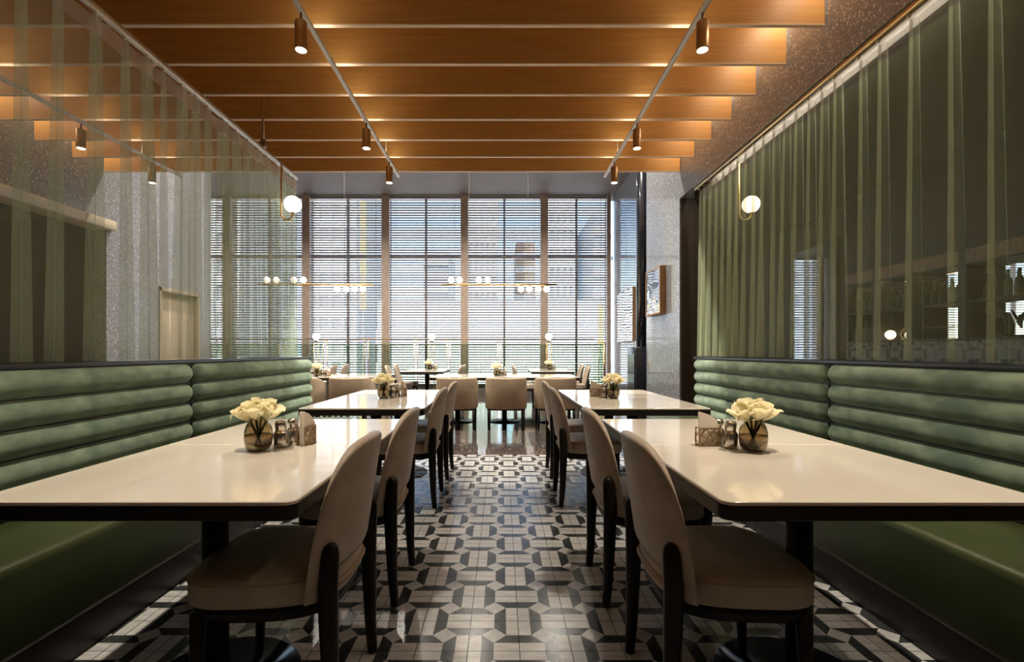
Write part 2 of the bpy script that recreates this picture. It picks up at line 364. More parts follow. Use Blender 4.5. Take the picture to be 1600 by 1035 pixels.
# ------------------------------------------------------------------ window wall
WY = 12.72
mull = [-9.56, -7.42, -5.28, -3.137, -1.008, 1.147, 2.94]
for n, (xa, xb) in enumerate(list(zip(mull[:-1], mull[1:])) + [(3.2, 4.9)]):
    wo_ = struct(thing('window_%d' % (n + 1), 'tall facade window bay with thin middle mullion', 'window', ((xa + xb) / 2, WY, 0)))
    hw = (xb - xa) / 2; top = 5.36 if n < 6 else 3.7
    del wo_['category']
    b = MB().box(-hw, -hw + .10, -.23, .09, .18, top).box(hw - .10, hw, -.23, .09, .18, top)
    b.box(-hw + .10, hw - .10, -.03, .09, .18, .26).box(-hw + .10, hw - .10, -.03, .09, top - .03, top)
    b.build('window_frame', 'frame_brown', wo_)
    MB().box(-.028, .028, -.04, .06, .26, top - .03).build('mullion', 'frame_brown', wo_)
    MB().box(-hw + .10, hw - .10, -.03, .05, 3.70, 3.78 if n < 6 else 3.69).build('transom', 'frame_brown', wo_)
    for (x0, x1) in ((-hw + .10, -.028), (.028, hw - .10)):
        for (z0, z1) in ((.26, 3.70), (3.78, top - .03)):
            if z1 - z0 > .1: MB().box(x0, x1, .0, .008, z0, z1).build('pane', 'window_glass', wo_)
struct(MB().box(-9.8, 4.9, 12.5, 13.0, 0, .18).build('trim_6', 'curb'))
struct(MB().box(4.9, 6.0, 12.6, 12.8, 0, 3.7).build('wall_bar_end', 'brown_dark'))
# venetian blinds, one to each bay
names = ['in the bay farthest left', 'in the second bay behind the left curtain', 'just right of the left curtain end', 'behind the left pendant, left of centre',
         'in the middle bay', 'in the bay right of centre', 'in the bar side room']
for n, (xa, xb) in enumerate(list(zip(mull[:-1], mull[1:])) + [(3.2, 4.9)]):
    x0, x1 = xa + .105, xb - .105; hw = (x1 - x0) / 2; top = 5.34 if n < 6 else 3.68
    bl = thing('venetian_blind', 'full height venetian blind with dark slats ' + ['in the leftmost window bay, behind the sheer curtain', 'behind the left curtain, second bay from the left',
         'beside the left curtain end and its globe lamp', 'left of centre, with blue sky behind its top', 'in the middle, behind the row of tub chairs',
         'at the right end against the stone wall', 'in the side room behind the right curtain'][n], 'window blind', ((x0 + x1) / 2, 12.58, 0), 0, 'venetian blinds on the window wall')
    # one gently bowed slat, inner edge high
    prof = []
    for q in range(4):
        u = -1 + 2 * q / 3; prof.append((u * .029, -u * .0150 + .003 * (1 - u * u)))
    ring = prof + [(y, z - .0015) for y, z in prof[::-1]]
    sm = MB().loft([[(-hw, y, z) for y, z in ring], [(hw, y, z) for y, z in ring]], 0, False).mesh('slat', 'slat')
    MB().box(-hw, hw, -.03, .03, top - .05, top).build('headrail', 'slat', bl)
    nsl = int((top - .05 - .24) / .0675)
    for k in range(nsl): link('slat', sm, bl, (0, 0, .25 + k * .0675))
    MB().box(-hw, hw, -.025, .025, .19, .215).build('bottom_rail', 'slat', bl)
    for xc in (-hw + .16, hw - .16): MB().box(xc - .004, xc + .004, -.034, -.031, .2, top - .05).build('ladder_cord', 'cord', bl)

# ------------------------------------------------------------------ the city outside
def tower(px0, px1, py, D, label, body, band, step=3.4, depth=18, fins=0):
    x0, x1 = (px0 - CX) * D / F, (px1 - CX) * D / F; top = H + (CY - py) * D / F
    t_ = thing('tower_block', label, 'building', ((x0 + x1) / 2, D, -9), 0, 'city buildings outside the windows'); hw = (x1 - x0) / 2
    MB().box(-hw, hw, 0, depth, 0, top + 9).build('walls', body, t_)
    me = MB().box(-hw - .15, hw + .15, -.3, 0, 0, step * .42).mesh('floor_band', band)
    for k in range(int((top + 9) / step)): link('floor_band', me, t_, (0, 0, step * (k + .5)))
    if fins:
        me = MB().box(-.25, .25, -.5, 0, 0, top + 9).mesh('fin', band)
        for k in range(fins + 1): link('fin', me, t_, (-hw + 2 * hw * k / fins, 0, 0))
struct(MB().box(-260, 260, 13.6, 300, -9.3, -9).build('ground_outside', 'paving'))
tower(440, 556, 170, 70, 'broad pale building seen through the left window bays', 'facade_grey', 'facade_white', fins=6)
tower(662, 700, 392, 120, 'low pale tower in front of the blue sky', 'facade_glass', 'facade_white')
tower(732, 776, 240, 95, 'tall white tower behind the middle bay', 'facade_grey', 'facade_white', fins=5)
tower(806, 836, 378, 110, 'short tan tower right of the middle bay', 'facade_tan', 'facade_white')
tower(857, 897, 200, 85, 'tall white gridded tower behind the right bay', 'facade_glass', 'facade_white', fins=4)
tower(928, 990, 330, 75, 'dark tower at the right end of the windows', 'facade_glass', 'facade_grey')
tower(240, 375, 90, 60, 'nearest pale building far left behind the sheer curtain', 'facade_grey', 'facade_white', fins=7)
tower(590, 950, 470, 62, 'long low white building along the street', 'facade_white', 'facade_white', step=4.5)
tower(1010, 1400, 250, 80, 'white block seen only through the side room window', 'facade_grey', 'facade_white', fins=9)
t_ = thing('hanging_banner', 'tall yellow vertical banner on the left building', 'banner', ((567 - CX) * 66 / F, 66, -9))
MB().box(-.45, .45, 0, .3, 16, H + 9 + (CY - 285) * 66 / F).build('cloth', 'yellow', t_); MB().tube([(0, .15, 0), (0, .15, 34)], .12, 8).build('pole', 'facade_grey', t_)
t_ = thing('street_sign', 'yellow vertical street sign at the right end of the windows', 'sign', ((939 - CX) * 45 / F, 45, -9))
MB().box(-.3, .3, 0, .2, 9 + H + (CY - 540) * 45 / F, 9 + H + (CY - 476) * 45 / F).build('board', 'yellow', t_); MB().tube([(0, .1, 0), (0, .1, 10.5)], .08, 8).build('pole', 'facade_grey', t_)

# ------------------------------------------------------------------ banquettes
def banquette(side, y0, y1, label):
    s = side; L = y1 - y0
    xb, xf = (2.03, 1.555) if s < 0 else (2.105, 1.575)
    t_ = thing('banquette_bench', label, 'banquette', (s * xb, y0, 0), 0, 'green banquettes along both sides')
    def X(x): return s * (x - xb)          # x = distance from the aisle axis
    a, c = sorted((X(xf), X(xb - .03)))
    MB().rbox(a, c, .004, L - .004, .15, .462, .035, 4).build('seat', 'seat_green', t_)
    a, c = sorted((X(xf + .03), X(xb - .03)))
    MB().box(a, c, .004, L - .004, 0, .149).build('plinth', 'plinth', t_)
    a, c = sorted((X(xb - .03), X(xb + .064)))
    MB().box(a, c, .004, L - .004, 0, 1.06).build('back_board', 'black_cap', t_)
    # one upholstered roll, shared by the five rows
    r = .0635; rings = []; e = .055
    ends = [(0, .30), (.006, .58), (.018, .80), (.035, .94), (e, 1.0)]
    st = [(y, k) for y, k in ends] + [(L * q / 6, 1.0) for q in range(1, 6)] + [(L - y, k) for y, k in ends[::-1]]
    for (y, k) in st:
        rings.append([(X(xb - .005) - s * 0 + s * -.0 + math.cos(an) * r * 1.05 * k * 1.0, .006 + y * (L - .012) / L, math.sin(an) * r * (k if k == 1 else (.25 + .75 * k))) for an in [2 * math.pi * q / 20 for q in range(20)]])
    me = MB().loft(rings).mesh('backrest_roll', 'velvet')
    for k in range(5):
        o = link('backrest_roll', me, t_, (0, 0, 1.003 - .1225 * k))
    # cut the hidden back half off by the board: rolls sit half sunk in it
    return t_
banquette(-1, 1.02, 2.985, 'green velvet banquette nearer the camera along the left curtain')
banquette(-1, 2.985, 4.85, 'green velvet banquette farther back along the left curtain')
banquette(1, .95, 2.935, 'green velvet banquette nearer the camera along the right curtain')
banquette(1, 2.935, 4.96, 'green velvet banquette farther back along the right curtain')

# ------------------------------------------------------------------ dining tables
def rrect(x0, x1, y0, y1, rad, seg=5):
    """rounded rectangle, rad = radii at (x1,y1),(x0,y1),(x0,y0),(x1,y0)"""
    pts = []
    for (cx, cyy, r, a0) in ((x1, y1, rad[0], 0), (x0, y1, rad[1], 90), (x0, y0, rad[2], 180), (x1, y0, rad[3], 270)):
        ox = cx - r * (1 if cx == x1 else -1); oy = cyy - r * (1 if cyy == y1 else -1)
        for k in range(seg + 1):
            a = R(a0 + 90 * k / seg); pts.append((ox + r * math.cos(a), oy + r * math.sin(a)))
    return pts
def table(label, cx, cyy, wx, wy, rad, group, base_r=.27, dx=0., dy=0.):
    t_ = thing('dining_table', label, 'table', (cx, cyy, 0), 0, group)
    p = rrect(-wx / 2, wx / 2, -wy / 2, wy / 2, rad)
    def ring(k, z):
        return [(x * (1 - k / (wx / 2)), y * (1 - k / (wy / 2)), z) for x, y in p]
    MB().loft([ring(.003, .738), ring(.001, .740), ring(.001, .7475), ring(.0035, .75)], 0, False).build('table_top', 'table_top', t_)
    MB().loft([ring(.006, .697), ring(.0, .701), ring(.0, .7375), ring(.002, .738)], 0, False).build('edge_band', 'table_edge', t_)
    MB().tube([(dx, dy, .012), (dx, dy, .698)], .041, 20).build('pedestal', 'dark_wood', t_)
    MB().lathe([(base_r, 0), (base_r, .006), (base_r - .006, .011), (.06, .014), (.05, .03)], 40, (dx, dy, 0)).build('base_plate', 'disc_metal', t_)
    return t_
G1 = 'dining tables along the banquettes'; rs = .004; rb = .032
TL, TR = (-1.407, -.538), (.575, 1.446)
for (side, (xa, xb)) in (('left', TL), ('right', TR)):
    cx = (xa + xb) / 2; wx = xb - xa
    inn = side == 'left'
    table('white topped table nearest the camera on the %s' % side, cx, 1.204 + .373, wx, .744, (rs, rs, .02 if inn else rb, rb if inn else .02), G1)
    table('white topped table joined behind the nearest one on the %s' % side, cx, 1.204 + .746 + .373, wx, .744, (rb if inn else .02, .02 if inn else rb, rs, rs), G1)
    table('third white topped table from the camera on the %s' % side, cx, 3.20 + .39, wx, .778, (rs, rs, .012 if inn else rb, rb if inn else .012), G1)
    table('last white topped table beside the %s banquette' % side, cx, 3.20 + .78 + .39, wx, .778, (rb if inn else .02, .02 if inn else rb, rs, rs), G1)
G2 = 'tables in the window hall'
for k, nm in enumerate(('left', 'middle', 'right')):
    table('%s table of the long row behind the three tub chairs' % nm, -1.11 + .77 * (k + .5), 7.62, .768, 1.05, (rs, rb if k == 0 else rs, rb if k == 0 else rs, rs) if k < 2 else (rb, rs, rs, rb), G2)
for k, nm in enumerate(('left', 'right')):
    table('%s table of the pair behind the left tub chairs' % nm, -3.41 + .77 * (k + .5), 7.62, .768, 1.05, (rs, rb, rb, rs) if k == 0 else (rb, rs, rs, rb), G2)
table('small white table by the railing left of centre', -1.60, 9.95, .86, 1.5, (rb,) * 4, G2)
table('small white table by the railing right of centre', 1.02, 9.95, .86, 1.5, (rb,) * 4, G2)
table('small white table by the railing behind the left banquette end', -4.22, 9.95, .86, 1.5, (rb,) * 4, G2)

# ------------------------------------------------------------------ dining chairs (facing +x)
def seat_ring(z, k=1., grow=0.):
    pts = []
    for q in range(40):
        a = 2 * math.pi * q / 40; c, s_ = math.cos(a), math.sin(a)
        ex = .42 if c > 0 else .80
        x = .02 + (.235 if c > 0 else .232) * math.copysign(abs(c) ** ex, c); y = .228 * math.copysign(abs(s_) ** .54, s_)
        y *= 1 - .10 * max(0, .1 - x) / .3
        pts.append((.02 + (x - .02) * k + math.copysign(grow, c) * 0, y * k, z))
    return pts
def make_chair(label, loc, rz, group):
    t_ = thing('dining_chair', label, 'chair', loc, rz, group)
    st = MB().loft([seat_ring(.393, .975), seat_ring(.397, .992), seat_ring(.405, 1.0), seat_ring(.460, 1.0), seat_ring(.468, .992), seat_ring(.474, .97), seat_ring(.479, .92), seat_ring(.482, .75), seat_ring(.483, .3)]).build('seat', 'leather', t_)
    pts = [Vector(p) for p in seat_ring(.463, 1.002)]; MB().tube(pts + [pts[0]], .0028, 5, caps=False).build('piping', 'piping', st)
    MB().loft([seat_ring(.345, .90), seat_ring(.350, .93), seat_ring(.3935, .955), seat_ring(.3945, .94)]).build('seat_frame', 'dark_wood', t_)
    # curved padded back, a closed rounded section carried round a barrel plan
    def zt(u): return .56 + .305 * max(0., 1 - abs(u) ** 3.0) ** (1 / 2.1)
    def zb(u):
        q = min(1., max(0., (abs(u) - .5) / .28)); return .482 - .080 * q * q * (3 - 2 * q)
    def plan(u, off, z):
        th = R(82) * u; lean = .066 * max(0., (z - .42)) / .44
        rx, ry = .100 - off, .232 - off
        return (-.122 - rx * math.cos(th) - lean - .0 * off, ry * math.sin(th) / math.sin(R(82)), z)
    def section(u):
        a, c = zb(u), zt(u); r = min(.021, (c - a) * .4); th = .048; pts = []
        for (ox, oz, a0) in ((r, c - r, 180), (th - r, c - r, 90), (th - r, a + r, 0), (r, a + r, -90)):
            for k in range(5):
                an = R(a0 - 90 * k / 4); pts.append((ox + r * math.cos(an), oz + r * math.sin(an)))
        full = []
        for i in range(len(pts)):
            full.append(pts[i]); nx = pts[(i + 1) % len(pts)]
            if abs(nx[1] - pts[i][1]) > .03:
                for q in (1, 2, 3): full.append((pts[i][0] + (nx[0] - pts[i][0]) * q / 4, pts[i][1] + (nx[1] - pts[i][1]) * q / 4))
        return [plan(u, o, z) for o, z in full]
    us = [-1 + 2 * q / 36 for q in range(37)]; us = [math.copysign(1 - (1 - abs(u)) ** 1.35, u) for u in us]
    secs = [section(u) for u in us]; n0 = min(len(s_) for s_ in secs)
    n1 = max(len(s_) for s_ in secs)
    secs = [s_ for s_ in secs if len(s_) == n1]
    bk = MB().loft(secs).build('backrest', 'leather', t_)
    MB().tube([plan(u, .004, zt(u) - .016) for u in us[3:-3]], .0028, 5).build('piping', 'piping', bk)
    MB().tube([(lambda p: (p[0] - .0015, p[1], p[2]))(seat_ring(.428, 1.004)[q]) for q in range(14, 27)], .010, 6).build('rear_band', 'stripe', st)
    for s_ in (1, -1):
        # rear post and leg, one tapering piece
        rg = []
        for (z, x, y, a, c) in ((.004, -.215, .200, .016, .014), (.12, -.206, .202, .019, .016), (.33, -.200, .205, .025, .019), (.45, -.199, .208, .026, .019), (.55, -.206, .2085, .023, .017), (.574, -.208, .2085, .017, .013), (.582, -.209, .2085, .008, .007)):
            rg.append([(x + a * math.cos(an) * 1.15, s_ * y + c * math.sin(an) * 1.15, z) for an in [2 * math.pi * (q + .5) / 8 for q in range(8)]])
        lg = MB().loft(rg, 0, True).build('leg', 'dark_wood', t_)
        MB().lathe([(.009, 0), (.009, .004)], 10, (-.215, s_ * .2, 0)).build('glide', 'steel', lg)
        rg = []
        for (z, x, y, a) in ((.004, .205, .185, .014), (.2, .2, .185, .019), (.37, .195, .183, .024)):
            rg.append([(x + a * math.cos(an), s_ * y + a * math.sin(an), z) for an in [2 * math.pi * (q + .5) / 8 for q in range(8)]])
        lg = MB().loft(rg, 0, True).build('leg', 'dark_wood', t_)
        MB().lathe([(.009, 0), (.009, .004)], 10, (.205, s_ * .185, 0)).build('glide', 'steel', lg)
    return t_
PI = math.pi
G3 = 'beige dining chairs along the aisle'
spec = [(-.705, 1.56, PI, 'beige padded dining chair nearest the camera on the left of the aisle'),
        (-.695, 2.28, PI, 'second beige dining chair from the camera on the left of the aisle'),
        (-.705, 3.585, PI, 'third beige dining chair from the camera on the left of the aisle'),
        (-.70, 4.33, PI, 'fourth and last beige dining chair on the left of the aisle'),
        (.70, 1.56, 0, 'beige padded dining chair nearest the camera on the right of the aisle'),
        (.68, 2.27, 0, 'second beige dining chair from the camera on the right of the aisle'),
        (.65, 3.60, 0, 'third beige dining chair from the camera on the right of the aisle'),
        (.66, 4.36, 0, 'fourth and last beige dining chair on the right of the aisle')]
far = []
for (tx, nm) in ((-1.60, 'left of centre'), (1.02, 'right of centre')):
    for (sd, rz, sn) in ((-1, 0, 'left'), (1, PI, 'right')):
        for (dy, dn) in ((-.38, 'nearer'), (.38, 'farther')):
            far.append((tx + sd * .52, 9.95 + dy, rz, '%s beige chair on the %s side of the railing table %s' % (dn, sn, nm)))
far.append((-3.70, 9.57, PI, 'beige chair at the railing table behind the left banquette end, nearer one'))
far.append((-3.70, 10.33, PI, 'beige chair at the railing table behind the left banquette end, farther one'))
ch0 = None
for (x, y, rz, lab) in spec + far:
    g = G3 if y < 6 else 'beige chairs at the railing tables'
    if ch0 is None: ch0 = make_chair(lab, (x, y, 0), rz, g)
    else: copy_tree(ch0, (x, y, 0), rz, lab, g)

# ------------------------------------------------------------------ tub chairs (facing +y, backs to the camera)
def make_tub(label, loc, group):
    t_ = thing('tub_chair', label, 'chair', loc, 0, group)
    path = [(-.295, .26), (-.305, .10), (-.308, -.08), (-.30, -.17), (-.27, -.235), (-.21, -.268), (-.12, -.285), (0, -.29)]
    path = path + [(-x, y) for x, y in path[-2::-1]]
    rings = []
    n = len(path)
    for i, (x, y) in enumerate(path):
        a = Vector(path[max(i - 1, 0)]); c = Vector(path[min(i + 1, n - 1)]); t2 = (c - a).normalized(); nn = Vector((-t2.y, t2.x))
        k = min(1, max(0, (y + .29) / .55)); top = .768 - .012 * (1 - abs(x) / .31) - .13 * k ** 1.5; bot = .305 + .0 * k
        th = .055; r = .022; pts = []
        for (ox, oz, a0) in ((r, top - r, 180), (th - r, top - r, 90), (th - r, bot + r, 0), (r, bot + r, -90)):
            for q in range(4):
                an = R(a0 - 90 * q / 3); pts.append((ox + r * math.cos(an), oz + r * math.sin(an)))
        rings.append([(x + nn.x * o * 1.0, y + nn.y * o * 1.0, z) for o, z in pts])
    MB().loft(rings).build('backrest', 'leather_tan', t_)
    MB().rbox(-.25, .25, -.235, .27, .31, .46, .03, 3).build('seat', 'leather', t_)
    MB().rbox(-.28, .28, -.25, .25, .285, .312, .008, 1).build('seat_frame', 'dark_wood', t_)
    for x in (-.255, .255):
        for y in (-.235, .225):
            lg = MB().tube([(x, y, .005), (x, y, .29)], [.017, .021], 10).build('leg', 'dark_wood', t_)
            MB().lathe([(.010, 0), (.010, .005)], 8, (x, y, 0)).build('glide', 'steel', lg)
    return t_
tubs = [(-.665, 'left one of the three tan tub chairs with backs to the aisle'), (.065, 'middle one of the three tan tub chairs, facing the window'), (.795, 'right one of the three tan tub chairs with backs to the aisle'),
        (-2.24, 'tan tub chair at the left table pair, beside the flower vase'), (-3.0, 'tan tub chair mostly hidden behind the left banquette end')]
tb0 = None
for (x, lab) in tubs:
    if tb0 is None: tb0 = make_tub(lab, (x, 6.98, 0), 'tan tub chairs in the window hall')
    else: copy_tree(tb0, (x, 6.98, 0), 0, lab)

# ------------------------------------------------------------------ table settings
def petal_mesh(L, W, curl, name='petal'):
    rows = []
    for i in range(8):
        t = i / 7; r = L * (.75 * t - .05 * t * t); z = L * (.85 * math.sin(t * 1.6) - curl * t ** 2.6)
        wd = W * (math.sin(min(1, t * 1.02) ** .8 * math.pi) ** .75 * .95 + .04) * (1 if t < .98 else .3)
        rows.append([(r, wd * u, z + .30 * wd * u * u - .06 * L * math.sin(9 * t + 4 * u) * t * .35) for u in (-1, -.6, 0, .6, 1)])
    return MB().sheet(rows).mesh(name, 'petal')
PET = [petal_mesh(.082, .036, .02), petal_mesh(.086, .034, .42)]
def flower(label, base, tip, rz, k, parts=True):
    """one bloom whose stem runs from base to tip (world points)"""
    t_ = thing('lily_flower', label, 'flower', tip, 0, 'cream flowers on the tables')
    d = (Vector(tip) - Vector(base)).normalized(); q = Vector((0, 0, 1)).rotation_difference(d)
    bb = Vector(base) - Vector(tip)
    MB().tube([bb, bb * .5 + Vector((0, 0, .004)), (0, 0, 0)], [.0045, .0045, .006], 8).build('stem', 'stem', t_)
    if parts:
        for n in range(7):
            o = link('petal', PET[n % 2], t_); o.rotation_mode = 'QUATERNION'
            o.rotation_quaternion = q @ Matrix.Rotation(rz + n * 2 * PI / 7 * 1.0, 3, 'Z').to_quaternion(); o.scale = (k, k, k)
        o = link('petal', PET[0], t_)
    else:
        b = MB()
        for n in range(7):
            mt = Matrix.Translation((0, 0, 0)) @ (q @ Matrix.Rotation(rz + n * 2 * PI / 7, 3, 'Z').to_quaternion()).to_matrix().to_4x4() @ Matrix.Scale(k, 4)
            b.add([(mt @ v.co)[:] for v in PET[n % 2].vertices], [list(p.vertices) for p in PET[n % 2].polygons], 0, True)
        b.build('petals', 'petal', t_); return t_
    o.rotation_mode = 'QUATERNION'; o.rotation_quaternion = q @ Matrix.Rotation(rz + .4, 3, 'Z').to_quaternion() @ Matrix.Rotation(R(-38), 3, 'Y').to_quaternion(); o.scale = (k * .8,) * 3
    return t_
VASE_OUT = [(.030, 0), (.040, .003), (.049, .022), (.0525, .048), (.051, .075), (.044, .100), (.034, .117), (.030, .122)]
VASE_IN = [(.0275, .122), (.0315, .116), (.0415, .099), (.0485, .074), (.050, .048), (.0465, .024), (.038, .008), (.002, .006)]
def vase_mesh():
    b = MB(); seg = 28; prof = VASE_OUT + VASE_IN; n = len(prof); vs = []
    for (r, z) in prof:
        for k in range(seg): vs.append((r * math.cos(2 * PI * k / seg), r * math.sin(2 * PI * k / seg), z))
    fs = [[i * seg + k, i * seg + (k + 1) % seg, (i + 1) * seg + (k + 1) % seg, (i + 1) * seg + k] for i in range(n - 1) for k in range(seg)]
    fs += [[k for k in range(seg)][::-1], [(n - 1) * seg + k for k in range(seg)]]
    return b.add(vs, fs, 0, True).mesh('glass', 'smoke_glass')
VASE = vase_mesh()
WATER = MB().lathe([(.002, .0065), (.0385, .0085), (.0468, .0245), (.0502, .048), (.0500, .060), (.0495, .0605)], 28).mesh('water', 'water')
SHB = MB().lathe([(.026, 0), (.0275, .004), (.0275, .055), (.024, .062), (.0205, .066), (.0205, .070)], 24).mesh('body', 'steel')
SHC = MB().lathe([(.0212, .070), (.0225, .072), (.0225, .098), (.0215, .102), (.017, .107), (.006, .1095)], 24).mesh('cap', 'steel')
def shaker(label, loc):
    t_ = thing('shaker', label, 'shaker', loc, 0, 'steel shakers on the tables'); link('body', SHB, t_); link('cap', SHC, t_); return t_
def lattice_mesh():
    b = MB(); W, Hh = .085, .075; th = .003
    b.box(0, W, 0, th, 0, .005).box(0, W, 0, th, Hh - .005, Hh).box(0, .005, 0, th, 0, Hh).box(W - .005, W, 0, th, 0, Hh)
    rnd = random.Random(3); nx, nz = 5, 4
    P = {(i, k): (W * i / nx + (rnd.uniform(-.005, .005) if 0 < i < nx else 0), Hh * k / nz + (rnd.uniform(-.005, .005) if 0 < k < nz else 0)) for i in range(nx + 1) for k in range(nz + 1)}
    for (i, k), p in P.items():
        for (di, dk) in ((1, 0), (0, 1), (1, 1)):
            if (di, dk) == (1, 1) and (i + k) % 2: continue
            if (di, dk) == (0, 1) and (i + 2 * k) % 3 == 0: continue
            q = P.get((i + di, k + dk))
            if q: b.tube([(p[0], th / 2, p[1]), (q[0], th / 2, q[1])], .0019, 4, 0, False)
    return b.mesh('lattice_side', 'bronze')
LAT = lattice_mesh()
NAP = MB().prism([(0, 0), (.08, 0), (.08, .085), (.014, .132), (.004, .136), (0, .134)], 1, 0, .0045).mesh('napkin', 'napkin')
NAP2 = MB().prism([(0, 0), (.08, 0), (.078, .10), (.045, .125), (.0, .14)], 1, 0, .0045).mesh('napkin', 'napkin')
def napkin_set(where, loc, rz):
    t_ = thing('napkin_holder', 'small bronze lattice napkin holder ' + where, 'napkin holder', loc, rz, 'napkin holders on the tables')
    link('lattice_side', LAT, t_, (0, -.018, 0)); link('lattice_side', LAT, t_, (0, .016, 0))
    MB().box(0, .085, -.018, .019, 0, .0025).build('base', 'bronze', t_)
    for k, nm in enumerate(('front', 'middle', 'back')):
        o = link('napkin', NAP2 if k == 1 else NAP, None); o.location = Vector(loc) + Matrix.Rotation(rz, 3, 'Z') @ Vector((.004 + .002 * k, -.0125 + .009 * k, .003)); o.rotation_euler = (0, 0, rz)
        tag(o, 'folded pale napkin, %s of three, %s' % (nm, where), 'napkin', 'folded napkins in holders')
def setting(where, x, y, sgn, parts, napkins=True, k=1., seed=0):
    rnd = random.Random(seed); z = .7505
    t_ = thing('flower_vase', 'round smoked glass vase half full of water ' + where, 'vase', (x, y, z), 0, 'vases on the tables')
    link('glass', VASE, t_); link('water', WATER, t_)
    tips = [(-.030, -.006, .112, -.40), (.030, -.002, .114, .55), (.0, .024, .128, 2.2), (.002, -.020, .120, 1.3)]
    for n, (dx, dy, dz, rz) in enumerate(tips):
        bx = (-dx * .35, -dy * .35, .02)
        flower('cream lily leaning %s, %s' % (('left', 'right', 'back', 'forward')[n], where), (x + bx[0], y + bx[1], z + bx[2]), (x + dx, y + dy, z + dz), rz + rnd.uniform(-.4, .4), k, parts)
    if napkins:
        shaker('polished steel shaker nearer the vase ' + where, (x + sgn * .062, y + .055, z))
        shaker('polished steel shaker farther from the vase ' + where, (x + sgn * .085, y + .118, z))
        if sgn > 0: napkin_set(where, (x + .135, y + .075, z), R(80))
        else: napkin_set(where, (x - .182, y + .092, z), R(4))
setting('on the nearest left table', -.967, 1.845, 1, True, k=.98, seed=1)
setting('on the nearest right table', .992, 1.83, -1, True, k=.98, seed=4)
setting('on the far left banquette table', -1.0, 3.93, 1, True, k=1., seed=7)
setting('on the far right banquette table', .945, 3.93, -1, True, k=1., seed=9)
setting('on the long row behind the tub chairs', -.085, 7.55, 1, False, k=1.15, seed=11)
setting('behind the left banquette end', -2.93, 7.35, 1, False, k=1.15, seed=12)
setting('on the railing table left of centre', -1.60, 10.2, 1, False, k=1.1, seed=13)
setting('on the railing table right of centre', 1.04, 10.2, 1, False, k=1.1, seed=15)

# ------------------------------------------------------------------ track lights
TZ = 3.15; UP_FILL = 11
CAN = MB().lathe([(.030, -.166), (.0355, -.166), (.0360, -.160), (.0360, -.004), (.033, 0), (.004, .0)], 24).mesh('can', 'bronze')
LENS = MB().lathe([(.001, -.1668), (.0305, -.1668)], 20).mesh('lens', 'led')
NECK = MB().tube([(0, 0, 0), (0, 0, .055)], .007, 8).mesh('neck', 'bronze_dark')
def track(x, y0, y1, ys, where, power):
    t_ = thing('lighting_track', 'slim pale lighting track below the baffles ' + where, 'lighting track', (x, y0, TZ), 0, 'lighting tracks')
    MB().rbox(-.014, .014, 0, y1 - y0, 0, .032, .004, 1).build('bar', 'white_metal', t_)
    yy = y1 - .59
    while yy > y0: MB().tube([(0, yy - y0, .03), (0, yy - y0, .60)], .003, 6).build('suspension_wire', 'wire', t_); yy -= 2.1
    ul = area('added_uplight', (0, (y1 - y0) / 2, .036), (PI, 0, 0), .02, y1 - y0 - .1, UP_FILL, WARM2); ul.parent = t_  # added unseen fill that lights the timber baffles from below
    for n, y in enumerate(ys):
        s_ = thing('track_spotlight', 'bronze cylinder spotlight, %s from the far end of the track %s' % (['first', 'second', 'third', 'fourth', 'fifth', 'sixth'][n], where), 'spotlight', (x, y, TZ - .055), 0, 'track spotlights')
        link('can', CAN, s_); link('lens', LENS, s_); link('neck', NECK, s_)
        l = bpy.data.lights.new('spot_lamp', 'SPOT'); l.energy = power; l.spot_size = R(66); l.spot_blend = .9; l.color = WARM2; l.shadow_soft_size = .03
        lo = bpy.data.objects.new('spot_lamp', l); COL.objects.link(lo); lo.parent = s_; lo.location = (0, 0, -.175)
ys = [4.91, 4.08, 2.75, 1.60]  # nearest head is unseen, added to brighten the near tables
track(-1.19, -2.6, 5.36, ys, 'on the left', 165)
track(1.19, -2.6, 5.36, ys, 'on the right', 165)
track(-3.70, -2.6, 5.36, [4.91, 4.08, 2.75], 'in the left side room', 110)

# added unseen downlights that fill the window hall from its high ceiling
DL = MB().lathe([(.075, 0), (.075, .012), (.055, .014)], 20).mesh('trim_ring', 'white_metal'); DLL = MB().lathe([(.001, .001), (.054, .001)], 16, (0, 0, -.003)).mesh('lens', 'led')
for yi, y in enumerate((6.5, 10.3)):
    for xi, x in enumerate((-6.8, -3.9, -2.2, -.6, 1.2)):
        t_ = thing('added_downlight', 'added unseen downlight in the hall ceiling, %s row, %s from the left' % (('nearer', 'farther')[yi], ('first', 'second', 'third', 'fourth', 'fifth')[xi]), 'downlight', (x, y, 5.346), 0, 'added downlights in the window hall ceiling')
        link('trim_ring', DL, t_); link('lens', DLL, t_)
        l = bpy.data.lights.new('downlight_fill', 'SPOT'); l.energy = 640 if yi == 0 else 460; l.spot_size = R(140); l.spot_blend = 1.0; l.color = (1, .92, .80); l.shadow_soft_size = .05
        lo = bpy.data.objects.new('downlight_fill', l); COL.objects.link(lo); lo.parent = t_; lo.location = (0, 0, -.02)

